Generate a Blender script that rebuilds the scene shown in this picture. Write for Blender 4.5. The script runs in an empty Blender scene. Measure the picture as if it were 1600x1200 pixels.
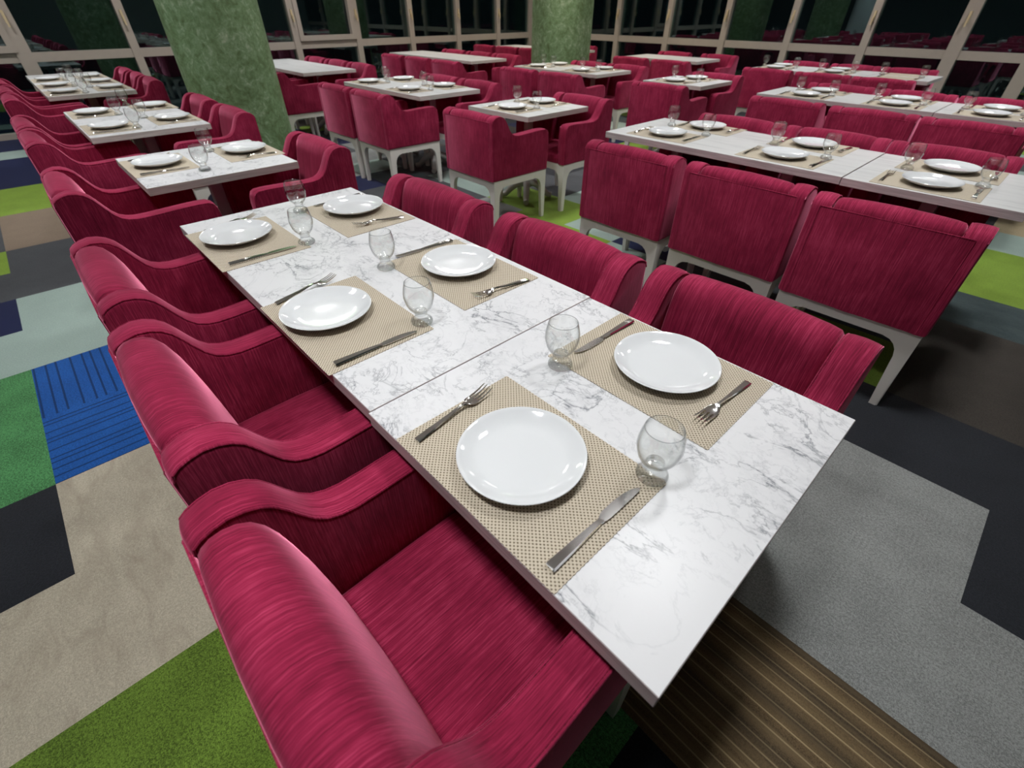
import bpy, bmesh, math, random
from mathutils import Vector, Matrix
random.seed(7)
S = bpy.context.scene
COL = S.collection
PI = math.pi

# ------------------------------------------------------------------ camera, world, lights, exposure
CAM_H = 1.4384
def make_camera():
    yaw, pitch, roll = math.radians(136.824), math.radians(-39.3371), math.radians(0.0845)
    f = Vector((math.cos(pitch)*math.cos(yaw), math.cos(pitch)*math.sin(yaw), math.sin(pitch)))
    r = Vector((math.sin(yaw), -math.cos(yaw), 0.0))
    u = r.cross(f)
    c, s = math.cos(roll), math.sin(roll)
    r2, u2 = c*r + s*u, c*u - s*r
    cd = bpy.data.cameras.new('camera')
    cd.sensor_width = 36.0
    cd.lens = 720.99/1600*36
    cd.clip_start = 0.02
    cd.dof.use_dof = True
    cd.dof.focus_distance = 1.25
    cd.dof.aperture_fstop = 4.0
    o = bpy.data.objects.new('camera', cd)
    m = Matrix.Identity(4)
    for i, v in enumerate((r2, u2, -f)):
        for k in range(3): m[k][i] = v[k]
    m[0][3], m[1][3], m[2][3] = 0, 0, CAM_H
    o.matrix_world = m
    COL.objects.link(o)
    S.camera = o
make_camera()
w = bpy.data.worlds.new('night'); S.world = w
w.use_nodes = True
w.node_tree.nodes['Background'].inputs[0].default_value = (0.35, 0.5, 0.6, 1)
w.node_tree.nodes['Background'].inputs[1].default_value = 0.006
S.view_settings.view_transform = 'Standard'
S.view_settings.look = 'None'
S.view_settings.gamma = 1.0
S.view_settings.use_curve_mapping = False
S.view_settings.exposure = 0.0
PANEL_STRENGTH = 20.0
PANEL_POWER = 15.0
PANEL_SPREAD = 105.0
CEIL = 3.2
RX0, RX1, RY0, RY1 = -9.9, 3.2, -2.6, 10.2

# ------------------------------------------------------------------ node helpers
class N:
    def __init__(self, name):
        self.m = bpy.data.materials.new(name); self.m.use_nodes = True
        self.t = self.m.node_tree; self.b = self.t.nodes['Principled BSDF']
        self.out = self.t.nodes['Material Output']
    def add(self, typ, ins=None, **kw):
        n = self.t.nodes.new(typ)
        for k, v in kw.items(): setattr(n, k, v)
        for k, v in (ins or {}).items():
            if hasattr(v, 'is_output'): self.t.links.new(v, n.inputs[k])
            else: n.inputs[k].default_value = v
        return n
    def link(self, a, b): self.t.links.new(a, b)
    def set(self, **kw):
        for k, v in kw.items():
            k = k.replace('_', ' ')
            if hasattr(v, 'is_output'): self.link(v, self.b.inputs[k])
            else: self.b.inputs[k].default_value = v
        return self
    def math(self, op, a, b=0.0, c=None, clamp=False):
        ins = {0: a, 1: b}
        if c is not None: ins[2] = c
        n = self.add('ShaderNodeMath', ins, operation=op); n.use_clamp = clamp
        return n.outputs[0]
    def ramp(self, fac, *stops):
        n = self.add('ShaderNodeValToRGB', {0: fac})
        e = n.color_ramp.elements
        while len(e) < len(stops): e.new(0.5)
        for el, (p, c) in zip(e, stops):
            el.position = p
            el.color = (c, c, c, 1) if not isinstance(c, tuple) else (c[0], c[1], c[2], 1)
        return n.outputs[0]
    def mix(self, fac, a, b, blend='MIX'):
        n = self.add('ShaderNodeMix', data_type='RGBA', blend_type=blend)
        for i, v in ((0, fac), (6, a), (7, b)):
            if hasattr(v, 'is_output'): self.link(v, n.inputs[i])
            else: n.inputs[i].default_value = v if not isinstance(v, tuple) else (*v[:3], 1)
        return n.outputs[2]
    def schlick(self, f0):
        g = self.add('ShaderNodeNewGeometry')
        d = self.add('ShaderNodeVectorMath', {0: g.outputs['Normal'], 1: g.outputs['Incoming']}, operation='DOT_PRODUCT')
        inv = self.math('SUBTRACT', 1.0, self.math('ABSOLUTE', d.outputs['Value']), clamp=True)
        return self.math('MULTIPLY_ADD', self.math('POWER', inv, 5.0), 1.0-f0, f0), inv
    def lines(self, vec, axis, scale):
        sx = self.add('ShaderNodeSeparateXYZ', {0: vec})
        w = self.math('MULTIPLY', sx.outputs[axis], scale)
        n = self.add('ShaderNodeTexVoronoi', voronoi_dimensions='1D', feature='DISTANCE_TO_EDGE')
        self.link(w, n.inputs['W']); n.inputs['Scale'].default_value = 1.0
        return n.outputs['Distance']
    def obj(self): return self.add('ShaderNodeTexCoord').outputs['Object']
    def mapping(self, vec, scale=(1,1,1), rot=(0,0,0), loc=(0,0,0)):
        return self.add('ShaderNodeMapping', {'Vector': vec, 'Scale': scale, 'Rotation': rot, 'Location': loc}).outputs[0]
    def noise(self, vec, scale, detail=3, rough=0.5, dist=0.0):
        return self.add('ShaderNodeTexNoise', {'Vector': vec, 'Scale': scale, 'Detail': detail, 'Roughness': rough, 'Distortion': dist}).outputs[0]
    def bump(self, h, strength=0.3, dist=0.002):
        n = self.add('ShaderNodeBump', {'Height': h, 'Strength': strength, 'Distance': dist})
        self.link(n.outputs[0], self.b.inputs['Normal'])

def lin(r, g, b):
    f = lambda v: (v/255/12.92) if v/255 <= 0.04045 else ((v/255+0.055)/1.055)**2.4
    return (f(r), f(g), f(b))

# ------------------------------------------------------------------ materials
def m_velvet():
    n = N('magenta_velvet')
    oi = n.add('ShaderNodeObjectInfo')
    off = n.add('ShaderNodeVectorMath', {0: n.obj()}, operation='ADD')
    cmb = n.add('ShaderNodeCombineXYZ', {0: n.math('MULTIPLY', oi.outputs['Random'], 9.0), 1: n.math('MULTIPLY', oi.outputs['Random'], 5.0)})
    n.link(cmb.outputs[0], off.inputs[1])
    v = off.outputs[0]
    nx = n.math('ABSOLUTE', n.add('ShaderNodeSeparateXYZ', {0: n.add('ShaderNodeTexCoord').outputs['Normal']}).outputs[0])
    nx = n.ramp(nx, (0.55, 0.0), (0.85, 1.0))
    streak = n.mix(nx, n.noise(n.mapping(v, (400, 8, 8)), 1.0, 4, 0.65), n.noise(n.mapping(v, (8, 400, 10)), 1.0, 4, 0.65))
    fine = n.mix(nx, n.noise(n.mapping(v, (900, 40, 40)), 1.0, 2, 0.6), n.noise(n.mapping(v, (40, 900, 40)), 1.0, 2, 0.6))
    blot = n.noise(v, 7.0, 3, 0.6)
    k = n.math('ADD', n.math('MULTIPLY', streak, 0.62), n.math('ADD', n.math('MULTIPLY', fine, 0.2), n.math('MULTIPLY', blot, 0.28)))
    c = n.ramp(k, (0.38, (0.110, 0.0046, 0.0180)), (0.56, (0.270, 0.0140, 0.052)), (0.74, (0.50, 0.052, 0.125)))
    n.set(Base_Color=c, Roughness=0.85, Sheen_Weight=0.9, Sheen_Roughness=0.36, Sheen_Tint=(0.95, 0.27, 0.42, 1))
    n.b.inputs['Specular IOR Level'].default_value = 0.12
    n.bump(k, 0.25, 0.0015)
    return n.m
def m_paint(name, col, rough=0.4, spec=0.5, noise=0.0):
    n = N(name)
    k = n.noise(n.obj(), 14.0, 4)
    c = n.mix(k, tuple(x*(1-noise) for x in col), tuple(min(1, x*(1+noise)) for x in col))
    n.set(Base_Color=c, Roughness=rough); n.b.inputs['Specular IOR Level'].default_value = spec
    return n.m
def m_marble():
    n = N('white_marble')
    oi = n.add('ShaderNodeObjectInfo')
    cmb = n.add('ShaderNodeCombineXYZ', {0: n.math('MULTIPLY', oi.outputs['Random'], 13.0), 2: n.math('MULTIPLY', oi.outputs['Random'], 7.0)})
    add = n.add('ShaderNodeVectorMath', {0: n.obj(), 1: cmb.outputs[0]}, operation='ADD')
    v = n.mapping(add.outputs[0], (1.0, 1.25, 1.0), (0, 0, 0.55))
    def vein(scale, width, dist, det=6, rough=0.62):
        a = n.noise(v, scale, det, rough, dist)
        d = n.math('ABSOLUTE', n.math('SUBTRACT', a, 0.5))
        return n.ramp(d, (0.0, 1.0), (width*0.35, 0.45), (width, 0.0))
    v1 = vein(4.2, 0.020, 0.9)
    v2 = vein(9.0, 0.022, 0.6)
    v3 = vein(22.0, 0.035, 0.3, 4)
    p1 = n.ramp(n.noise(v, 5.0, 3), (0.44, 0.0), (0.62, 1.0))
    p2 = n.ramp(n.noise(n.mapping(v, loc=(3, 1, 0)), 6.0, 3), (0.46, 0.0), (0.62, 1.0))
    cloud = n.ramp(n.noise(v, 7.5, 6, 0.7, 0.5), (0.5, 0.0), (0.75, 0.5))
    k = n.math('ADD', n.math('MULTIPLY', v1, n.math('ADD', n.math('MULTIPLY', p1, 0.7), 0.12)), n.math('MULTIPLY', n.math('MULTIPLY', v2, p2), 0.55))
    k = n.math('ADD', k, n.math('MULTIPLY', n.math('MULTIPLY', v3, p1), 0.25))
    k = n.math('ADD', k, n.math('MULTIPLY', n.math('MULTIPLY', cloud, p1), 0.55), clamp=True)
    c = n.mix(k, (0.70, 0.70, 0.715), (0.15, 0.16, 0.185))
    n.set(Base_Color=c, Roughness=0.33); n.b.inputs['Specular IOR Level'].default_value = 0.35
    return n.m
def m_limed():
    n = N('pale_streaked_laminate')
    oi = n.add('ShaderNodeObjectInfo')
    cmb = n.add('ShaderNodeCombineXYZ', {0: n.math('MULTIPLY', oi.outputs['Random'], 13.0)})
    add = n.add('ShaderNodeVectorMath', {0: n.obj(), 1: cmb.outputs[0]}, operation='ADD')
    a = n.noise(n.mapping(add.outputs[0], (2.2, 26, 1)), 1.0, 5, 0.65, 0.4)
    p = n.noise(add.outputs[0], 3.0, 3)
    k = n.math('MULTIPLY', n.ramp(a, (0.48, 0.0), (0.68, 1.0)), n.ramp(p, (0.35, 0.15), (0.65, 0.75)))
    c = n.mix(k, (0.64, 0.64, 0.635), (0.34, 0.34, 0.35))
    n.set(Base_Color=c, Roughness=0.35); n.b.inputs['Specular IOR Level'].default_value = 0.35
    return n.m
def m_edge(name='greyed_wood_edge', lo=(0.42, 0.37, 0.37), hi=(0.60, 0.545, 0.545)):
    n = N(name)
    a = n.noise(n.mapping(n.obj(), (5, 5, 150)), 1.0, 4, 0.6, 0.5)
    c = n.ramp(a, (0.35, lo), (0.65, hi))
    n.set(Base_Color=c, Roughness=0.5)
    return n.m
def m_carpet(name, rgb, pattern=None, rgb2=None, var=0.35):
    n = N('carpet_' + name)
    col = lin(*rgb)
    v = n.obj()
    f = n.noise(v, 300.0, 2, 0.7)
    g = n.noise(v, 130.0, 3, 0.7)
    big = n.noise(v, 6.0, 4, 0.6)
    k = n.math('ADD', n.math('MULTIPLY', f, 0.45), n.math('ADD', n.math('MULTIPLY', g, 0.4), n.math('MULTIPLY', big, 0.15)))
    lo = tuple(x*(1-var) for x in col); hi = tuple(x*(1+var) for x in col)
    c = n.ramp(k, (0.42, lo), (0.58, hi))
    if pattern in ('x', 'y'):       # fine dark grooves running along x or along y
        ln = n.lines(v, 1 if pattern == 'x' else 0, 22.0)
        c = n.mix(n.ramp(ln, (0.07, 0.8), (0.12, 0.0)), c, tuple(x*0.25 for x in col))
    if pattern == 'stripe':         # broad and thin stripes running along x
        ln = n.noise(n.mapping(v, (0.02, 34, 1)), 1.0, 3, 0.6)
        c = n.mix(n.ramp(ln, (0.42, 0.0), (0.60, 0.75)), c, lin(*rgb2))
        l2 = n.lines(v, 1, 30.0)
        c = n.mix(n.ramp(l2, (0.035, 0.85), (0.08, 0.0)), c, lin(165, 146, 112))
        l3 = n.noise(n.mapping(v, (0.02, 11, 1), loc=(2, 8, 0)), 1.0, 1, 0.5)
        c = n.mix(n.ramp(l3, (0.40, 0.55), (0.55, 0.0)), c, lin(42, 40, 38))
    if pattern == 'mottle':
        b = n.noise(n.mapping(v, (5, 12, 1), (0, 0, 0.4)), 1.0, 6, 0.7, 0.8)
        c = n.mix(n.ramp(b, (0.45, 0.0), (0.72, 0.55)), c, lin(*rgb2))
    n.set(Base_Color=c, Roughness=0.95, Sheen_Weight=0.15)
    n.b.inputs['Specular IOR Level'].default_value = 0.08
    n.bump(k, 0.6, 0.003)
    return n.m
def m_placemat():
    n = N('woven_taupe')
    sx = n.add('ShaderNodeSeparateXYZ', {0: n.obj()})
    K = 2*PI/0.0092
    p = n.math('MULTIPLY', n.math('COSINE', n.math('MULTIPLY', sx.outputs[0], K)), n.math('COSINE', n.math('MULTIPLY', sx.outputs[1], K*1.1)))
    g = n.noise(n.obj(), 350, 2)
    c = n.ramp(n.math('ADD', p, n.math('MULTIPLY', n.math('SUBTRACT', g, 0.5), 0.4)), (0.0, (0.56, 0.49, 0.385)), (0.42, (0.44, 0.375, 0.285)), (0.62, (0.24, 0.195, 0.14)), (0.9, (0.12, 0.095, 0.065)))
    k = n.math('SUBTRACT', 1.0, n.math('MAXIMUM', p, 0.0))
    n.set(Base_Color=c, Roughness=0.7); n.b.inputs['Specular IOR Level'].default_value = 0.25
    n.bump(k, 0.7, 0.0015)
    return n.m
def m_china():
    n = N('white_china'); n.set(Base_Color=(0.73, 0.745, 0.76, 1), Roughness=0.07)
    n.b.inputs['Specular IOR Level'].default_value = 0.6
    n.b.inputs['Coat Weight'].default_value = 0.3
    return n.m
def m_steel():
    n = N('polished_steel'); n.set(Base_Color=(0.86, 0.85, 0.84, 1), Metallic=1.0, Roughness=0.11); return n.m
def m_thin_glass(name='thin_clear_glass', f0=0.06, face=(0.985, 0.99, 0.985)):
    n = N(name)
    fac, inv = n.schlick(f0)
    tint = n.mix(n.math('POWER', inv, 4.5), face, (0.06, 0.08, 0.08))
    tr = n.add('ShaderNodeBsdfTransparent', {'Color': tint})
    gl = n.add('ShaderNodeBsdfGlossy', {'Color': (1, 1, 1, 1), 'Roughness': 0.01})
    mx = n.add('ShaderNodeMixShader', {0: fac, 1: tr.outputs[0], 2: gl.outputs[0]})
    n.link(mx.outputs[0], n.out.inputs[0]); return n.m
def m_thick_glass():
    n = N('thick_clear_glass'); n.set(Base_Color=(1, 1, 1, 1), Roughness=0.0, IOR=1.45)
    n.b.inputs['Transmission Weight'].default_value = 1.0
    tr = n.add('ShaderNodeBsdfTransparent', {'Color': (0.97, 0.985, 0.98, 1)})
    mx = n.add('ShaderNodeMixShader', {0: 0.5, 1: n.b.outputs[0], 2: tr.outputs[0]})
    n.link(mx.outputs[0], n.out.inputs[0]); return n.m
def m_pane():
    n = N('dark_window_glass')
    fac, inv = n.schlick(0.10)
    tr = n.add('ShaderNodeBsdfTransparent', {'Color': (0.55, 0.68, 0.68, 1)})
    gl = n.add('ShaderNodeBsdfGlossy', {'Color': (0.75, 0.9, 0.92, 1), 'Roughness': 0.0})
    mx = n.add('ShaderNodeMixShader', {0: fac, 1: tr.outputs[0], 2: gl.outputs[0]})
    n.link(mx.outputs[0], n.out.inputs[0]); return n.m
def m_pillar():
    n = N('sponged_green_plaster')
    v = n.obj()
    w = n.add('ShaderNodeTexNoise', {'Vector': v, 'Scale': 3.0, 'Detail': 3.0})
    vv = n.add('ShaderNodeVectorMath', {0: v, 1: w.outputs['Color']}, operation='ADD').outputs[0]
    a = n.noise(n.mapping(vv, (8, 8, 7)), 1.0, 8, 0.75, 0.5)
    b = n.noise(n.mapping(v, (16, 16, 14), loc=(4, 2, 1)), 1.0, 5, 0.7, 0.9)
    big = n.noise(v, 2.2, 2)
    k = n.math('ADD', n.math('MULTIPLY', a, 0.45), n.math('ADD', n.math('MULTIPLY', b, 0.37), n.math('MULTIPLY', big, 0.18)))
    c = n.ramp(k, (0.38, lin(92, 110, 66)), (0.47, lin(118, 150, 104)), (0.54, lin(142, 176, 132)), (0.64, lin(206, 222, 192)))
    n.set(Base_Color=c, Roughness=0.5)
    n.bump(k, 0.25, 0.004); return n.m
def m_emit(name, col, s):
    n = N(name); e = n.add('ShaderNodeEmission', {'Color': (*col, 1), 'Strength': s}); n.link(e.outputs[0], n.out.inputs[0]); return n.m

VELVET = m_velvet(); LACQUER = m_paint('white_lacquer', (0.76, 0.73, 0.68), 0.35)
MARBLE = m_marble(); LIMED = m_limed(); EDGE = m_edge(); PALE_EDGE = m_edge('pale_edge_band', (0.46, 0.44, 0.41), (0.62, 0.60, 0.56)); MAT = m_placemat(); CHINA = m_china(); STEEL = m_steel()
THIN = m_thin_glass(); THICK = m_thick_glass(); PANE = m_pane(); LIP = m_thin_glass('glass_lip', 0.12, (0.62, 0.65, 0.65)); PILLAR = m_pillar()
PEDESTAL = m_paint('pale_grey_metal', (0.50, 0.50, 0.48), 0.4)
FRAME = m_paint('beige_aluminium', lin(190, 178, 166), 0.45, 0.4, 0.06)
BRASS = m_paint('cream_handle', lin(225, 205, 165), 0.3)
WALL = m_paint('pale_teal_wall', (0.30, 0.37, 0.37), 0.7, 0.2, 0.05)
CEILM = m_paint('white_ceiling', (0.82, 0.82, 0.81), 0.8, 0.2, 0.02)
DIFFUSER = m_emit('lit_diffuser', (1.0, 0.985, 0.96), PANEL_STRENGTH)

# ------------------------------------------------------------------ object helpers
def link_mesh(name, bm, mats, parent=None, smooth=None, loc=None):
    bmesh.ops.recalc_face_normals(bm, faces=bm.faces)
    me = bpy.data.meshes.new(name); bm.to_mesh(me); bm.free()
    for m in (mats if isinstance(mats, (list, tuple)) else [mats]): me.materials.append(m)
    if smooth is not None:
        me.polygons.foreach_set('use_smooth', [True]*len(me.polygons))
        me.set_sharp_from_angle(angle=math.radians(smooth))
    o = bpy.data.objects.new(name, me); COL.objects.link(o)
    if parent: o.parent = parent
    if loc: o.location = loc
    return o
def thing(name, label, cat, group=None, loc=(0, 0, 0), rz=0.0):
    o = bpy.data.objects.new(name, None); o.empty_display_size = 0.1
    COL.objects.link(o); o.location = loc; o.rotation_euler = (0, 0, rz)
    return tag(o, label, cat, group)
def tag(o, label, cat, group=None):
    o['label'] = label; o['category'] = cat
    if group: o['group'] = group
    return o
def struct(o):
    o['kind'] = 'structure'; return o
def dup(root, label, loc, rz=0.0):
    c = root.copy(); COL.objects.link(c); c.location = loc; c.rotation_euler = (0, 0, rz); c['label'] = label
    for ch in root.children:
        d = ch.copy(); COL.objects.link(d); d.parent = c
        for g in ch.children:
            e = g.copy(); COL.objects.link(e); e.parent = d
    return c
def box(bm, x0, x1, y0, y1, z0, z1, mi=0):
    vs = [bm.verts.new(p) for p in ((x0,y0,z0),(x1,y0,z0),(x1,y1,z0),(x0,y1,z0),(x0,y0,z1),(x1,y0,z1),(x1,y1,z1),(x0,y1,z1))]
    fs = [bm.faces.new([vs[i] for i in q]) for q in ((0,3,2,1),(4,5,6,7),(0,1,5,4),(1,2,6,5),(2,3,7,6),(3,0,4,7))]
    for f in fs: f.material_index = mi
    return vs, fs
def bevel_all(bm, w, seg=2):
    bmesh.ops.bevel(bm, geom=list(bm.edges), offset=w, segments=seg, affect='EDGES', profile=0.5)
def prism(bm, pts, axis, a, b, mi=0):
    """extrude a 2D polygon; axis 'x': pts=(y,z); 'y': pts=(x,z); 'z': pts=(x,y)"""
    def P(p, t): return {'x': (t, p[0], p[1]), 'y': (p[0], t, p[1]), 'z': (p[0], p[1], t)}[axis]
    A = [bm.verts.new(P(p, a)) for p in pts]; B = [bm.verts.new(P(p, b)) for p in pts]
    n = len(pts); fs = [bm.faces.new(A), bm.faces.new(B[::-1])]
    for i in range(n): fs.append(bm.faces.new((A[i], A[(i+1) % n], B[(i+1) % n], B[i])))
    for f in fs: f.material_index = mi
def inset2d(pts, d):
    n = len(pts); out = []
    for i in range(n):
        p0, p1, p2 = Vector(pts[i-1]), Vector(pts[i]), Vector(pts[(i+1) % n])
        a = (p1-p0).normalized(); b = (p2-p1).normalized()
        na, nb = Vector((-a.y, a.x)), Vector((-b.y, b.x))
        m = na+nb
        m = m/max(0.45, m.length_squared/2) if m.length > 1e-6 else na
        out.append(p1+m*d)
    return out
def loft(bm, pts, stations):
    """pts: CCW (y,z) outline; stations: (x, inset)"""
    rings = [[bm.verts.new((x, q[0], q[1])) for q in inset2d(pts, ins)] for x, ins in stations]
    n = len(pts)
    for A, B in zip(rings, rings[1:]):
        for i in range(n): bm.faces.new((A[i], A[(i+1) % n], B[(i+1) % n], B[i]))
    bm.faces.new(rings[0]); bm.faces.new(rings[-1][::-1])
def tube(bm, path, r, seg=8, closed=False):
    rings = []
    for i, p in enumerate(path):
        p = Vector(p); a = Vector(path[max(0, i-1)]); b = Vector(path[min(len(path)-1, i+1)])
        t = (b-a).normalized(); up = Vector((0, 0, 1)) if abs(t.z) < 0.9 else Vector((1, 0, 0))
        s = t.cross(up).normalized(); u = s.cross(t)
        rr = r[i] if isinstance(r, (list, tuple)) else r
        rings.append([bm.verts.new(p+s*math.cos(2*PI*k/seg)*rr+u*math.sin(2*PI*k/seg)*rr) for k in range(seg)])
    for A, B in zip(rings, rings[1:]):
        for k in range(seg): bm.faces.new((A[k], A[(k+1) % seg], B[(k+1) % seg], B[k]))
    bm.faces.new(rings[0][::-1]); bm.faces.new(rings[-1])
def lathe(bm, prof, seg=48):
    rings = []
    for r, z in prof:
        if r < 1e-6: rings.append([bm.verts.new((0, 0, z))])
        else: rings.append([bm.verts.new((r*math.cos(2*PI*k/seg), r*math.sin(2*PI*k/seg), z)) for k in range(seg)])
    for A, B in zip(rings, rings[1:]):
        for k in range(seg):
            q = [A[k % len(A)], A[(k+1) % len(A)], B[(k+1) % len(B)], B[k % len(B)]]
            q = list(dict.fromkeys(q))
            if len(q) > 2: bm.faces.new(q)

# ------------------------------------------------------------------ room shell
TX0, TY0 = -0.04, -0.513            # origin of the half-metre carpet tile grid
PAL = dict(
    blue_long=m_carpet('blue', (26, 80, 150), 'x'), blue_cross=m_carpet('blue_turned', (26, 80, 150), 'y'),
    beige=m_carpet('beige', (176, 168, 150), 'mottle', (140, 128, 112), 0.2), black=m_carpet('black', (36, 38, 43), None, None, 0.3),
    grass=m_carpet('grass_green', (72, 128, 78), None, None, 0.6), olive=m_carpet('moss_green', (92, 116, 44), None, None, 0.55),
    greylight=m_carpet('pale_grey_green', (148, 166, 158), None, None, 0.12), navy=m_carpet('navy', (20, 28, 64), None, None, 0.25),
    charcoal=m_carpet('charcoal', (70, 72, 75), None, None, 0.3), lime=m_carpet('lime', (122, 150, 54), None, None, 0.25),
    brown=m_carpet('taupe', (128, 112, 96), None, None, 0.2), stripe=m_carpet('brown_striped', (96, 80, 58), 'stripe', (122, 104, 76), 0.35),
    grey=m_carpet('mid_grey', (132, 134, 132), None, None, 0.35), teal=m_carpet('dark_teal', (58, 70, 72), 'mottle', (80, 92, 92), 0.3),
    umber=m_carpet('umber', (60, 55, 50), None, None, 0.3), sand=m_carpet('sand', (165, 150, 120), None, None, 0.2))
KNOWN = {(-6,0):'blue_long',(-5,0):'blue_cross',(-4,0):'beige',(-3,0):'beige',(-3,-1):'beige',(-4,-1):'black',(-6,-1):'grass',(-5,-1):'grass',
 (-2,0):'olive',(-2,-1):'olive',(-1,0):'olive',(-1,-1):'olive',(-8,0):'greylight',(-7,0):'greylight',(-7,-1):'greylight',(-8,-1):'navy',
 (-10,0):'charcoal',(-9,0):'charcoal',(-9,-1):'charcoal',(-10,-1):'lime',(-12,0):'brown',(-11,0):'brown',(-12,-1):'charcoal',(-11,-1):'charcoal',
 (0,4):'grey',(-1,4):'grey',(-1,3):'grey',(0,3):'grey',(1,3):'grey',(2,3):'grey',(3,3):'grey',(1,4):'black',(2,4):'black',(3,4):'black',
 (0,5):'black',(1,5):'black',(-1,5):'black',(2,5):'black',(0,6):'umber',(1,6):'umber',(0,7):'umber',(1,7):'umber',(2,6):'umber',(0,8):'teal',(1,8):'teal',(2,8):'teal',
 (0,2):'stripe',(-1,2):'stripe',(1,2):'black',(-1,1):'grass',(0,1):'black',(1,1):'black',(-1,6):'lime',(-2,6):'lime',(-1,7):'teal',(-1,8):'black',
 (0,9):'lime',(1,9):'lime',(0,10):'lime',(1,10):'lime',(-1,9):'lime',(-1,10):'lime',(0,11):'greylight',(1,11):'greylight',(0,12):'sand',(1,12):'sand',(0,13):'charcoal',
 (-6,6):'lime',(-6,7):'lime',(-5,6):'lime',(-5,7):'greylight',(-4,7):'navy',(-4,6):'greylight',(-3,6):'charcoal',(-2,7):'charcoal',(-3,7):'charcoal',(-6,8):'greylight',(-7,8):'charcoal',(-7,9):'charcoal',(-7,7):'lime',
 (-8,12):'lime',(-8,13):'lime',(-9,7):'greylight',(-9,5):'charcoal',(-9,6):'charcoal',(-10,5):'navy',(-10,14):'greylight',(-8,5):'charcoal',(-8,6):'charcoal',(-8,7):'greylight',(-1,2+0):'stripe'}
for mm in range(-5, 3):
    for nn in (-14, -13): KNOWN[(nn, mm)] = 'lime'
    for nn in (-17, -16, -15): KNOWN[(nn, mm)] = 'navy'
    KNOWN[(-18, mm)] = 'greylight'
    for nn in (-19, -20): KNOWN[(nn, mm)] = 'navy'
KNOWN[(1, 2)] = 'stripe'; KNOWN[(2, 2)] = 'black'
names = list(PAL)
bm = bmesh.new()
rnd = random.Random(11)
vcache = {}
def fv(x, y):
    k = (round(x, 4), round(y, 4))
    if k not in vcache: vcache[k] = bm.verts.new((x, y, 0))
    return vcache[k]
for n_ in range(-20, 8):
    for m_ in range(-5, 23):
        x0, x1 = max(RX0, TX0+.5*n_), min(RX1, TX0+.5*(n_+1)); y0, y1 = max(RY0, TY0+.5*m_), min(RY1, TY0+.5*(m_+1))
        pick = rnd.choice(['charcoal', 'black', 'navy', 'teal', 'umber', 'greylight', 'lime', 'grey', 'charcoal'])
        if x1-x0 < 1e-4 or y1-y0 < 1e-4: continue
        f = bm.faces.new([fv(x0, y0), fv(x1, y0), fv(x1, y1), fv(x0, y1)])
        f.material_index = names.index(KNOWN.get((n_, m_), pick))
fl = struct(link_mesh('floor', bm, [PAL[k] for k in names]))
bm = bmesh.new(); box(bm, RX0-.15, RX1+.15, RY0-.15, RY1+.15, CEIL, CEIL+.1); struct(link_mesh('ceiling', bm, CEILM))
bm = bmesh.new(); box(bm, RX1, RX1+.15, RY0-.15, RY1+.15, 0, CEIL); struct(link_mesh('wall_east', bm, WALL))
bm = bmesh.new(); box(bm, RX0-.15, RX1, RY0-.15, RY0, 0, CEIL); struct(link_mesh('wall_south', bm, m_paint('dark_teal_wall', (0.07, 0.09, 0.095), 0.7, 0.2, 0.05)))

def window(idx, wall, a, b, sash=False, wide=0.105, handle=True):
    """one bay of a glazed wall between mullions centred at a and b (a<b along the wall); wall 'w' is x=RX0, 'n' is y=RY1"""
    root = bpy.data.objects.new('window_%d' % idx, None); COL.objects.link(root); struct(root)
    def bx(bm, s0, s1, d0, d1, z0, z1):
        if wall == 'w': box(bm, RX0-d1, RX0-d0, s0, s1, z0, z1)
        else: box(bm, s0, s1, RY1+d0, RY1+d1, z0, z1)
    def part(name, *boxes, mat=FRAME):
        m = bmesh.new()
        for q in boxes: bx(m, *q)
        return link_mesh(name, m, mat, root)
    h = wide/2
    part('mullion', (a-h, a+h, -.05, .09, 0, CEIL))
    part('transom', (a+h, b-.0525, -.03, .08, .845, .95))
    part('rail', (a+h, b-.0525, -.03, .08, 0, .07), (a+h, b-.0525, -.03, .08, CEIL-.12, CEIL))
    part('lower_pane', (a+h-.01, b-.04, .02, .04, .06, .85), mat=PANE)
    part('upper_pane', (a+h-.01, b-.04, .02, .04, .94, CEIL-.1), mat=PANE)
    if sash:
        x0, x1, t = a+h+.004, b-.0565, .075
        part('sash', (x0, x0+t, -.065, .02, .955, CEIL-.13), (x1-t, x1, -.065, .02, .955, CEIL-.13), (x0+t, x1-t, -.065, .02, .955, .955+t), (x0+t, x1-t, -.065, .02, CEIL-.13-t, CEIL-.13))
    if handle:
        part('handle', (a-.014, a+.014, -.075, -.05, 1.26, 1.39), (a-.009, a+.009, -.095, -.075, 1.29, 1.31), (a-.011, a+.011, -.105, -.09, 1.22, 1.32), mat=BRASS)
    return root
wl = [-2.4, -1.9, -0.85, 0.41, 1.68, 2.90, 4.11, 5.30, 6.49, 7.67, 8.81, 9.85]
k = 1
for i in range(1, len(wl)-1):
    window(k, 'w', wl[i], wl[i+1], sash=(i in (2, 6)), wide=0.165 if i == 3 else 0.105); k += 1
window(k, 'w', 9.85, RY1+.05, handle=False); k += 1
wr = [-9.75, -8.75, -7.56, -6.34, -5.14, -3.97, -2.78, -1.62, -0.74, 0.5, 1.7, 3.15]
for i in range(len(wr)-1):
    window(k, 'n', wr[i], wr[i+1], wide=0.165 if i in (7, 8) else 0.105); k += 1

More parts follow.
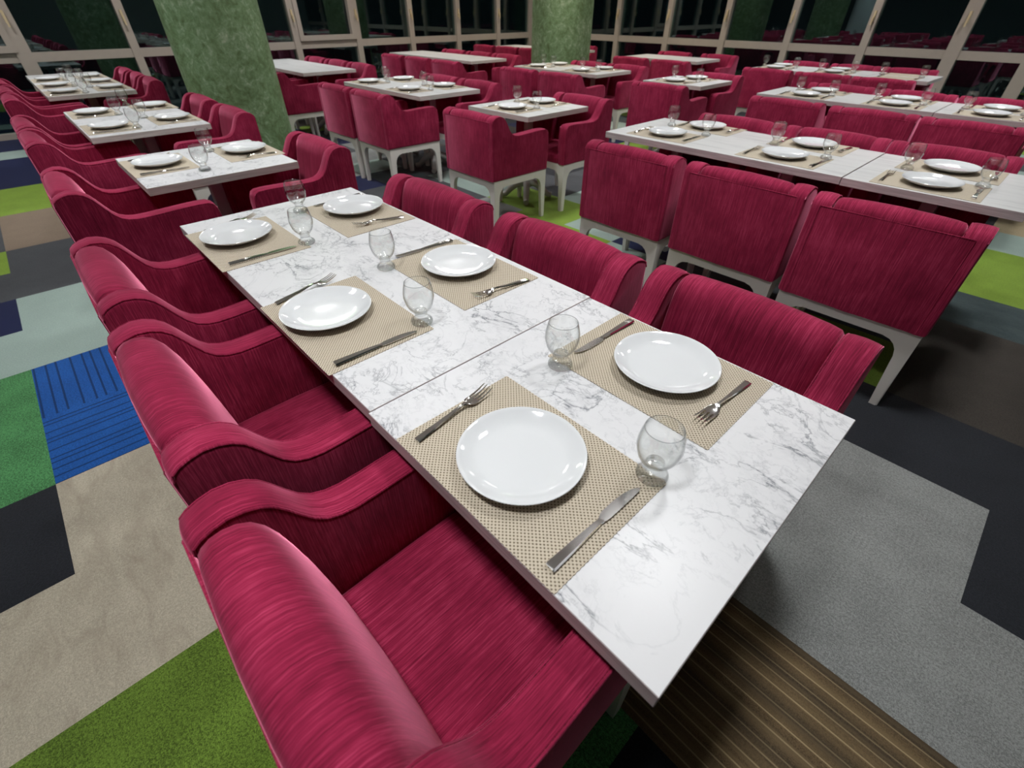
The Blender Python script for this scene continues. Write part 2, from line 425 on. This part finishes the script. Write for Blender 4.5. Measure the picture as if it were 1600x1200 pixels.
def pillar(label, x, y, r, mat=PILLAR, group='green round pillars'):
    m = bmesh.new(); lathe(m, [(0, 0), (r, 0), (r, 0.8), (r, 1.6), (r, 2.4), (r, CEIL), (0, CEIL)], 72)
    o = link_mesh('pillar', m, mat, smooth=40); o.location = (x, y, 0)
    return tag(o, label, 'pillar', group)
pillar('wide round green pillar with sponged plaster, rising between left tables and windows', -6.31, 1.83, 0.45)
pillar('round green pillar farther back, standing in the middle before the window corner', -6.32, 7.02, 0.48)
pillar('slim plain white pillar beside the left rows, seen mirrored in the right windows', -6.35, -1.5, 0.36, m_paint('pale_blue_white', (0.62, 0.70, 0.72), 0.6), None)

for px in (-8.4, -5.8, -3.2, -0.6):
    for py in (-0.25, 1.95, 4.2, 6.5, 8.8):
        t = thing('ceiling_light', 'square white light panel set in the ceiling', 'ceiling light', 'ceiling light panels', (px, py, CEIL-.03))
        m = bmesh.new()
        for q in ((-.2, .2, -.2, -.18), (-.2, .2, .18, .2), (-.2, -.18, -.18, .18), (.18, .2, -.18, .18)): box(m, *q, 0, .03)
        link_mesh('frame', m, LACQUER, t)
        m = bmesh.new(); box(m, -.18, .18, -.18, .18, .008, .028); link_mesh('diffuser', m, DIFFUSER, t)
        ld = bpy.data.lights.new('panel_light', 'AREA'); ld.shape = 'SQUARE'; ld.size = .36; ld.energy = PANEL_POWER; ld.color = (1.0, .88, .72) if px < -5 and py > 5 else (.965, .985, 1.0); ld.spread = math.radians(PANEL_SPREAD)
        lo = bpy.data.objects.new('panel_light', ld); COL.objects.link(lo); lo.parent = t; lo.location = (0, 0, .002)

# ------------------------------------------------------------------ armchair
HW, HD = 0.30, 0.29
def build_chair():
    t = thing('armchair', '', 'chair', 'magenta velvet armchairs')
    Y0 = -HD
    arm = [(-.010, .388), (.58, .388), (.586, .50), (.585, .62), (.580, .655), (.568, .678), (.548, .688), (.50, .690), (.43, .688), (.36, .685), (.29, .682), (.245, .682), (.215, .687), (.19, .698),
           (.170, .718), (.153, .745), (.138, .772), (.122, .797), (.104, .813), (.082, .823), (.055, .827), (.030, .822), (.010, .814), (-.004, .803), (-.010, .785)]
    arm = [(y+Y0, z) for y, z in arm]
    for s in (-1, 1):
        m = bmesh.new(); c = s*(HW-.04)
        loft(m, arm, [(c-.040, .016), (c-.0385, .008), (c-.034, .002), (c-.026, 0), (c, -.0015), (c+.026, 0), (c+.034, .002), (c+.0385, .008), (c+.040, .016)])
        for e in (-1, 1):      # seam cord along both top edges
            path = [(c+e*.0372, q[0], q[1]) for q in inset2d(arm, .0042)[2:]]
            tube(m, path, .0026, 6)
        link_mesh('armrest', m, VELVET, t, 38)
    back = [(-.006, .392), (.158, .392), (.152, .48), (.143, .56), (.132, .64), (.121, .70), (.110, .75), (.098, .785), (.083, .810), (.064, .823), (.042, .827), (.022, .824), (.006, .814), (-.003, .803), (-.006, .790)]
    back = [(y+Y0, z) for y, z in back]
    m = bmesh.new()
    loft(m, back, [(-.219, .022), (-.216, .012), (-.208, .004), (-.18, .0), (-.1, -.004), (0, -.006), (.1, -.004), (.18, 0), (.208, .004), (.216, .012), (.219, .022)])
    link_mesh('backrest', m, VELVET, t, 40)
    m = bmesh.new()
    pan = [(-.0125+Y0, .388), (-.003+Y0, .388), (-.003+Y0, .784), (-.005+Y0, .790), (-.0105+Y0, .790), (-.0125+Y0, .785)]
    loft(m, pan, [(-.266, .004), (-.262, .001), (0, 0), (.262, .001), (.266, .004)])
    for x in (-.262, .262): tube(m, [(x, -.0112+Y0, .392), (x, -.0112+Y0, .786)], .0026, 6)
    tube(m, [(-.262, -.0098+Y0, .7885), (.262, -.0098+Y0, .7885)], .0026, 6)
    link_mesh('back_panel', m, VELVET, t, 40)
    seat = [(.13, .388), (.574, .388), (.580, .42), (.578, .440), (.566, .456), (.545, .463), (.45, .468), (.34, .470), (.23, .468), (.13, .464)]
    seat = [(y+Y0, z) for y, z in seat]
    m = bmesh.new()
    loft(m, seat, [(-.2195, .016), (-.215, .008), (-.205, .003), (-.12, 0), (0, -.002), (.12, 0), (.205, .003), (.215, .008), (.2195, .016)])
    link_mesh('seat', m, VELVET, t, 40)
    m = bmesh.new(); ax, ay = .2885, .2835
    for q in ((-ax, ax, -ay, -ay+.026), (-ax, ax, ay-.026, ay), (-ax, -ax+.026, -ay+.026, ay-.026), (ax-.026, ax, -ay+.026, ay-.026)): box(m, *q, .335, .3875)
    link_mesh('frame', m, LACQUER, t)
    prof = [(0, .386), (.005, 0), (.034, 0), (.048, .20), (.052, .26), (.060, .29), (.074, .312), (.095, .328), (.125, .3355), (.125, .386)]
    for sx in (-1, 1):
        for sy in (-1, 1):
            m = bmesh.new()
            prism(m, [(sx*(.290-a), z) for a, z in prof], 'y', sy*.285, sy*.256)
            prism(m, [(sy*(.285-a), z) for a, z in prof], 'x', sx*.290, sx*.261)
            link_mesh('leg', m, LACQUER, t)
    return t
chair0 = build_chair(); chair_used = [False]
def place_chair(cx, rear, side, label, rz=None):
    """side -1: sits on the -y side of its table and faces +y; +1: the other way. rear is the y of the back"""
    y = rear+HD if side < 0 else rear-HD
    r = (0 if side < 0 else PI) + (random.uniform(-.02, .02) if rz is None else rz)
    if not chair_used[0]:
        chair_used[0] = True; chair0.location = (cx, y, 0); chair0.rotation_euler = (0, 0, r); chair0['label'] = label; return chair0
    return dup(chair0, label, (cx, y, 0), r)

# ------------------------------------------------------------------ tables
def pedestal(t, x, y, h):
    m = bmesh.new(); box(m, x-.035, x+.035, y-.035, y+.035, .10, h); bevel_all(m, .004)
    link_mesh('column', m, PEDESTAL, t, 40)
    m = bmesh.new(); box(m, x-.17, x+.17, y-.17, y+.17, h, h+.012); link_mesh('mounting_plate', m, PEDESTAL, t)
    for a in range(4):
        m = bmesh.new(); d = Vector((math.cos(a*PI/2+PI/4), math.sin(a*PI/2+PI/4), 0))
        path = [Vector((x, y, .15))+d*.02, Vector((x, y, .125))+d*.10, Vector((x, y, .075))+d*.16, Vector((x, y, .035))+d*.20, Vector((x, y, .026))+d*.24]
        tube(m, path, [.034, .032, .028, .026, .025], 10); link_mesh('foot', m, PEDESTAL, t, 50)
def table(x0, x1, y0, y1, z, label, top=MARBLE, edge=EDGE):
    cx, cy = (x0+x1)/2, (y0+y1)/2
    t = thing('dining_table', label, 'table', 'white-topped dining tables', (cx, cy, 0))
    lx, ly, th = (x1-x0)/2, (y1-y0)/2, .037
    m = bmesh.new(); vs, fs = box(m, -lx, lx, -ly, ly, z-th, z)
    bevel_all(m, .0012, 1)
    for f in m.faces: f.material_index = 0 if f.normal.z > 0.9 else 1
    link_mesh('tabletop', m, [top, edge], t)
    if x1-x0 > 1.2:
        for sx in (-1, 1): pedestal(t, sx*(lx-.36), 0, z-th-.012)
    else: pedestal(t, 0, 0, z-th-.012)
    return t

# ------------------------------------------------------------------ tableware prototypes
def build_plate():
    m = bmesh.new()
    prof = [(0, .0035), (.055, .0035), (.058, .0), (.064, .0), (.067, .004), (.085, .0065), (.105, .0125), (.1185, .0195), (.1245, .0242), (.1255, .0254), (.1247, .0264), (.1225, .0262),
            (.117, .0230), (.108, .0180), (.098, .0135), (.090, .0108), (.082, .0092), (.070, .0086), (.035, .0084), (0, .0084)]
    lathe(m, prof, 64)
    return tag(link_mesh('dinner_plate', m, CHINA, None, 50), '', 'plate', 'white dinner plates')
def build_glass():
    t = thing('water_goblet', '', 'glass', 'clear water goblets')
    m = bmesh.new()
    prof = [(0, .0), (.026, .0), (.0295, .003), (.0305, .008), (.0285, .013), (.022, .018), (.0175, .024), (.0165, .030), (.0185, .036), (.0175, .040), (.010, .0375), (0, .036)]
    lathe(m, prof, 40); link_mesh('foot', m, THICK, t, 50)
    m = bmesh.new()
    outer = [(.0187, .0362), (.024, .0415), (.0310, .050), (.0365, .061), (.0397, .074), (.0414, .084), (.0404, .097), (.0383, .109), (.0358, .1195), (.0345, .1240)]
    rim = [(.0339, .1252), (.0332, .1243)]
    inner = [(.0345, .1193), (.0370, .1088), (.0391, .0968), (.0400, .084), (.0382, .0745), (.0350, .0620), (.0295, .0515), (.0225, .0440), (.0180, .0404)]
    lathe(m, outer+rim+inner, 48)
    for f in m.faces: f.material_index = 1 if min(v.co.z for v in f.verts) > .1235 else 0
    link_mesh('bowl', m, [THIN, LIP], t, 60)
    return t
def ribbon(m, secs, ws=1.22):
    """secs: (y, z, half width, half thickness); a lozenge-bevelled flat bar along y, x is width"""
    rings = []
    for y, z, w_, h in secs:
        w_ *= ws
        rings.append([m.verts.new(p) for p in ((-w_, y, z), (-w_*.75, y, z-h), (w_*.75, y, z-h), (w_, y, z), (w_*.75, y, z+h), (-w_*.75, y, z+h))])
    for A, B in zip(rings, rings[1:]):
        for i in range(6): m.faces.new((A[i], A[(i+1) % 6], B[(i+1) % 6], B[i]))
    m.faces.new(rings[0]); m.faces.new(rings[-1][::-1])
def build_fork():
    m = bmesh.new()
    ribbon(m, [(-.105, .0036, .0075, .0016), (-.100, .0042, .0072, .0022), (-.06, .0056, .0058, .0028), (-.02, .0075, .0044, .0028), (.005, .0105, .0032, .0024), (.025, .0125, .0030, .0021),
               (.033, .0118, .0050, .0016), (.040, .0100, .0092, .0012), (.048, .0078, .0118, .0011), (.056, .0066, .0124, .0011), (.062, .0064, .0124, .0010)])
    for i in range(4):
        c = -.0131+i*.00873
        rings = []
        for y, z, w_, h in ((.061, .0064, .0021, .0010), (.075, .0075, .0018, .0010), (.090, .0104, .0015, .0009), (.102, .0142, .0011, .0008), (.108, .0166, .0005, .0004)):
            cc = c*(1-(y-.061)*1.2)
            rings.append([m.verts.new(p) for p in ((cc-w_, y, z-h), (cc+w_, y, z-h), (cc+w_, y, z+h), (cc-w_, y, z+h))])
        for A, B in zip(rings, rings[1:]):
            for q in range(4): m.faces.new((A[q], A[(q+1) % 4], B[(q+1) % 4], B[q]))
        m.faces.new(rings[0]); m.faces.new(rings[-1][::-1])
    return tag(link_mesh('fork', m, STEEL, None, 35), '', 'fork', 'steel forks')
def build_knife():
    t = thing('knife', '', 'knife', 'steel table knives')
    m = bmesh.new()
    ribbon(m, [(-.117, .0045, .0082, .0034), (-.113, .0050, .0086, .0042), (-.06, .0048, .0072, .0040), (-.02, .0044, .0058, .0036), (.003, .0042, .0050, .0030), (.006, .0042, .0040, .0026), (.010, .0042, .0056, .0024), (.013, .0042, .0050, .0020)])
    link_mesh('handle', m, STEEL, t, 35)
    m = bmesh.new()
    edge = [(x*1.2, y) for x, y in [(-.0045, .012), (-.0080, .020), (-.0088, .026), (-.0090, .060), (-.0078, .080), (-.0045, .100), (.0005, .114), (.0040, .117), (.0068, .112), (.0070, .080), (.0068, .030), (.0060, .018), (.0045, .012)]]
    prism(m, edge, 'z', .0034, .0050); link_mesh('blade', m, STEEL, t, 35)
    return t
def build_mat():
    m = bmesh.new(); hx, hy, st, am = .219, .153, .0052, .0013
    pts = []
    nx, ny = int(2*hx/st)//2*2, int(2*hy/st)//2*2
    for i in range(nx): pts.append((-hx+2*hx*i/nx, -hy-(am if i % 2 else 0)))
    for i in range(ny): pts.append((hx+(am if i % 2 else 0), -hy+2*hy*i/ny))
    for i in range(nx): pts.append((hx-2*hx*i/nx, hy+(am if i % 2 else 0)))
    for i in range(ny): pts.append((-hx-(am if i % 2 else 0), hy-2*hy*i/ny))
    prism(m, pts, 'z', 0.0002, .0020)
    return tag(link_mesh('placemat', m, MAT), '', 'placemat', 'woven taupe placemats')
PROTO = dict(plate=build_plate(), glass=build_glass(), fork=build_fork(), knife=build_knife(), mat=build_mat())
fresh = set(PROTO)
def put(kind, label, loc, rz=0.0):
    p = PROTO[kind]
    if kind in fresh:
        fresh.discard(kind); p.location = loc; p.rotation_euler = (0, 0, rz); p['label'] = label; return p
    return dup(p, label, loc, rz)
WORD = dict(plate='round white dinner plate', glass='clear stemmed water goblet', fork='polished steel fork', knife='polished steel knife', mat='woven taupe placemat')
def setting(side, place, ref, z, plate, mat=None, glass=None, fork=None, knife=None, has_plate=True):
    """side -1: diner on the -y side. fork/knife: (handle xy, tip xy)"""
    L = lambda k: '%s, %s place, %s' % (WORD[k], place, ref)
    px, py = plate; s = side
    j = lambda a: random.uniform(-a, a)
    mx, my = mat if mat else (px+j(.006), py+s*.003)
    zt = z+.0021
    put('mat', L('mat'), (mx, my, z), j(.008) if not mat else 0)
    if has_plate: put('plate', L('plate'), (px, py, zt), j(3))
    g = glass if glass else (px-s*.19+j(.02), py-s*.155+j(.015))
    on = abs(g[0]-mx) < .185 and abs(g[1]-my) < .12
    off = abs(g[0]-mx) > .252 or abs(g[1]-my) > .186
    put('glass', L('glass'), (g[0], g[1], z if off else zt), j(3))
    def cut(kind, hv, length):
        if hv: (hx, hy), (tx, ty) = hv
        else:
            ox = (s if kind == 'fork' else -s)*.186
            hx, hy = px+ox+j(.008), py+s*.125; tx, ty = hx+j(.015), hy-s*.23
        d = math.atan2(ty-hy, tx-hx)
        c = ((hx+tx)/2, (hy+ty)/2)
        put(kind, L(kind), (c[0], c[1], zt), d-PI/2)
    cut('fork', fork, .213); cut('knife', knife, .234)

# ------------------------------------------------------------------ foreground row
ref = 'long foreground marble table'
table(-2.262, -.756, .282, 1.038, .750, 'long white marble table with four place settings, in the foreground', MARBLE)
table(-.752, -.018, .276, 1.030, .7515, 'square marble table with two settings, nearest the camera')
A = [(-1, 'far left', (-1.964, .412), (-1.915, .424), (-1.738, .581), ((-2.117, .330), (-2.150, .549)), ((-1.733, .302), (-1.733, .54))),
     (1, 'far right', (-1.952, .891), (-1.905, .873), (-2.083, .708), ((-1.725, .989), (-1.765, .790)), ((-2.102, .785), (-2.115, 1.012))),
     (-1, 'middle left', (-1.202, .403), (-1.153, .427), (-.980, .575), ((-1.359, .314), (-1.400, .522)), ((-.960, .303), (-.952, .536))),
     (1, 'middle right', (-1.194, .873), (-1.172, .858), (-1.351, .685), ((-.960, .971), (-.986, .765)), ((-1.383, .987), (-1.400, .752))),
     (-1, 'near left', (-.427, .426), (-.421, .430), (-.231, .577), ((-.606, .302), (-.628, .515)), ((-.234, .299), (-.232, .534))),
     (1, 'near right', (-.400, .887), (-.411, .869), (-.581, .707), ((-.234, .978), (-.244, .768)), ((-.582, 1.004), (-.585, .770)))]
for s, place, pl, mt, gl, fk, kn in A:
    if s > 0 and place.startswith('far'): kn = ((-2.113, 1.008), (-2.102, .776))
    setting(s, place, ref, .7515 if place.startswith('near') else .750, pl, mt, gl, fk, kn)
for (cx, r), p in zip([(-.385, -.090), (-1.085, -.075), (-1.82, -.065)], ('near left', 'middle left', 'far left')):
    place_chair(cx, r, -1, 'magenta velvet armchair, %s seat, %s' % (p, ref), 0)
for (cx, r, a), p in zip([(-.36, 1.285, -.02), (-1.02, 1.268, 0), (-1.755, 1.255, .03)], ('near right', 'middle right', 'far right')):
    place_chair(cx, r, 1, 'magenta velvet armchair, %s seat, %s' % (p, ref), a)

# ------------------------------------------------------------------ the other tables
def zone(key, ref, f, tops, plates, chairs, glasses=None, noplate=()):
    """f scales ground positions about the camera's foot and lifts the table height to match"""
    z = CAM_H-(CAM_H-.75)*f
    for (x0, x1, y0, y1, lab, mat) in tops: table(x0*f, x1*f, y0*f, y1*f, z, lab, mat, EDGE if key[0] == 'R' else PALE_EDGE)
    for i, (s, place, p) in enumerate(plates):
        g = glasses[i] if glasses else None
        setting(s, place, ref, z, (p[0]*f, p[1]*f), glass=(g[0]*f, g[1]*f) if g else None, has_plate=place not in noplate)
    for s, place, cx, r in chairs:
        place_chair(cx, r, s, 'magenta velvet armchair, %s seat, %s' % (place, ref))
# left row
zone('L1', 'two-place table of the left row', 1.0, [(-3.686, -2.914, .301, 1.052, 'small square marble table for two in left row behind the foreground table', MARBLE)],
     [(-1, 'left', (-3.364, .456)), (1, 'right', (-3.361, .918))], [(-1, 'left', -3.02, -.045), (1, 'right', -3.03, 1.29)], [(-3.064, .607), (-3.489, .752)])
zone('L2', 'four-place table of the left row', 1.0, [(-5.768, -4.43, .284, 1.031, 'marble table for four in left row, left of the wide green pillar', MARBLE)],
     [(-1, 'back left', (-5.517, .455)), (-1, 'front left', (-4.746, .450)), (1, 'back right', (-5.57, .89)), (1, 'front right', (-4.815, .875))],
     [(-1, 'front left', -4.29, -.05), (-1, 'back left', -4.93, -.05), (1, 'front right', -4.50, 1.285), (1, 'back right', -5.32, 1.285)],
     [(-5.30, .600), (-4.586, .591), (-5.76, .735), (-5.00, .715)])
zone('L3', 'six-place table of the left row', 1.0, [(-9.278, -6.878, .281, 1.02, 'long white table for six at the far left by the windows', LIMED)],
     [(-1, 'far left', (-8.5, .444)), (-1, 'middle left', (-7.80, .444)), (-1, 'near left', (-7.13, .444)), (1, 'far right', (-8.58, .86)), (1, 'middle right', (-7.90, .86)), (1, 'near right', (-7.23, .86))],
     [(-1, 'near left', -6.42, -.04), (-1, 'middle left', -7.10, -.04), (-1, 'far left', -7.85, -.04), (1, 'near right', -7.14, 1.28), (1, 'middle right', -7.80, 1.28), (1, 'far right', -8.46, 1.28)])
# middle rows
FM, FN = .975, .96
zone('M0', 'bare table behind the wide pillar', FM, [(-9.44, -7.191, 2.97, 3.735, 'bare white table without settings behind the wide green pillar', LIMED)], [],
     [(-1, 'near left', -6.92, 2.42), (-1, 'middle left', -7.60, 2.42), (1, 'near right', -7.05, 3.80), (1, 'middle right', -7.72, 3.80), (1, 'far right', -8.40, 3.80)])
zone('M1', 'four-place table right of wide pillar', FM, [(-6.02, -4.465, 2.945, 3.715, 'white table for four standing right of the wide green pillar', LIMED)],
     [(-1, 'back left', (-5.768, 3.135)), (-1, 'front left', (-4.927, 3.128)), (1, 'back right', (-5.70, 3.56)), (1, 'front right', (-4.895, 3.56))],
     [(-1, 'front left', -4.545, 2.41), (-1, 'back left', -5.21, 2.405), (1, 'front right', -4.48, 3.78), (1, 'back right', -5.15, 3.78)],
     [(-5.60, 3.28), (-4.75, 3.28), (-5.89, 3.43), (-5.10, 3.44)])
zone('M2', 'small two-place table at picture centre', FM, [(-3.735, -2.977, 2.965, 3.715, 'small square white table for two at the centre of the room', LIMED)],
     [(-1, 'left', (-3.361, 3.150)), (1, 'right', (-3.400, 3.56))], [(-1, 'left', -3.10, 2.445), (1, 'right', -3.06, 3.78)], [(-3.201, 3.29), (-3.56, 3.40)])
zone('M3', 'bare table by the left windows', FN, [(-9.442, -6.99, 5.654, 6.42, 'long bare white table near the back left windows', LIMED)], [],
     [(-1, 'near left', -6.60, 4.82), (-1, 'middle left', -7.35, 4.84), (-1, 'far left', -8.05, 4.84), (1, 'near right', -6.82, 6.32), (1, 'middle right', -7.50, 6.32), (1, 'far right', -8.20, 6.32)])
zone('N1', 'four-place table before the far pillar', FN, [(-6.02, -4.462, 5.68, 6.43, 'white table for four in front of the far green pillar', LIMED)],
     [(-1, 'back left', (-5.70, 5.86)), (-1, 'front left', (-4.88, 5.86)), (1, 'back right', (-5.664, 6.28)), (1, 'front right', (-4.818, 6.28))],
     [(-1, 'front left', -4.40, 4.84), (-1, 'back left', -5.12, 4.86), (1, 'front right', -4.42, 6.33), (1, 'back right', -5.08, 6.33)],
     [(-5.55, 6.02), (-4.72, 6.03), (-5.86, 6.14), (-5.10, 6.15)])
zone('N2', 'two-place table right of far pillar', FN, [(-3.73, -2.972, 5.646, 6.38, 'small white table for two, right of the far green pillar', LIMED)],
     [(-1, 'left', (-3.410, 5.827)), (1, 'right', (-3.356, 6.22))], [(-1, 'left', -3.06, 4.88), (1, 'right', -3.09, 6.27)], [(-3.185, 5.96), (-3.588, 6.09)])
zone('N0', 'bare table left of far pillar', FN, [(-9.5, -7.2, 8.28, 9.03, 'bare white table left of and behind the far green pillar', LIMED)], [],
     [(-1, 'near left', -7.50, 7.48), (-1, 'middle left', -8.16, 7.48), (-1, 'far left', -8.82, 7.46), (1, 'near right', -7.38, 8.95)])
zone('N3', 'bare table by the back right windows', FN, [(-5.96, -4.516, 8.28, 9.03, 'bare white table by the windows, right of the far green pillar', LIMED)], [],
     [(-1, 'front left', -4.40, 7.25), (-1, 'back left', -5.14, 7.30), (1, 'front right', -4.41, 8.84), (1, 'back right', -5.24, 8.84)])
# right rows
zone('R1', 'front long table on the right', FM, [(-2.222, -.682, 2.995, 3.745, 'longer part of the front right table, pale top with four settings', LIMED),
     (-.676, .060, 2.985, 3.735, 'end part of the front right table, pale top with two settings', LIMED)],
     [(-1, 'left near-side', (-1.862, 3.21)), (-1, 'middle near-side', (-1.062, 3.19)), (-1, 'right near-side', (-.334, 3.165)),
      (1, 'left far-side', (-1.789, 3.62)), (1, 'middle far-side', (-1.048, 3.60)), (1, 'right far-side', (-.326, 3.555))],
     [(-1, 'right near-side', -.30, 2.32), (-1, 'middle near-side', -.93, 2.36), (-1, 'left near-side', -1.60, 2.38), (1, 'right far-side', -.36, 3.79), (1, 'middle far-side', -.97, 3.79), (1, 'left far-side', -1.60, 3.79)],
     [(-1.663, 3.375), (-.876, 3.323), (-.148, 3.305), (-2.006, 3.50), (-1.229, 3.45), (-.490, 3.40)])
zone('R2', 'second long table on the right', FN, [(-2.331, -.822, 5.622, 6.36, 'longer part of the second right table, pale top with four settings', LIMED),
     (-.816, -.06, 5.618, 6.356, 'end part of the second right table, pale top with two settings', LIMED)],
     [(-1, 'left near-side', (-1.921, 5.80)), (-1, 'middle near-side', (-1.157, 5.80)), (-1, 'right near-side', (-.472, 5.79)),
      (1, 'left far-side', (-1.892, 6.20)), (1, 'middle far-side', (-1.161, 6.19)), (1, 'right far-side', (-.458, 6.18))],
     [(-1, 'right near-side', -.44, 4.71), (-1, 'middle near-side', -1.06, 4.74), (-1, 'left near-side', -1.73, 4.79), (1, 'right far-side', -.47, 6.25), (1, 'middle far-side', -1.09, 6.25), (1, 'left far-side', -1.74, 6.25)])
zone('R3', 'rear long table on the right', FN, [(-3.521, -2.053, 8.03, 8.80, 'longer part of the rear right table by the windows, with four settings', LIMED),
     (-2.047, -1.367, 8.025, 8.79, 'end part of the rear right table, with mats and goblets only', LIMED)],
     [(-1, 'left near-side', (-3.252, 8.22)), (-1, 'middle near-side', (-2.48, 8.21)), (-1, 'right near-side', (-1.72, 8.21)),
      (1, 'left far-side', (-3.307, 8.62)), (1, 'middle far-side', (-2.513, 8.60)), (1, 'right far-side', (-1.75, 8.60))],
     [(-1, 'right near-side', -1.62, 7.07), (-1, 'middle near-side', -2.26, 7.10), (-1, 'left near-side', -2.93, 7.14), (1, 'right far-side', -1.70, 8.61), (1, 'middle far-side', -2.32, 8.61), (1, 'left far-side', -2.98, 8.61)],
     None, ('right near-side', 'right far-side'))
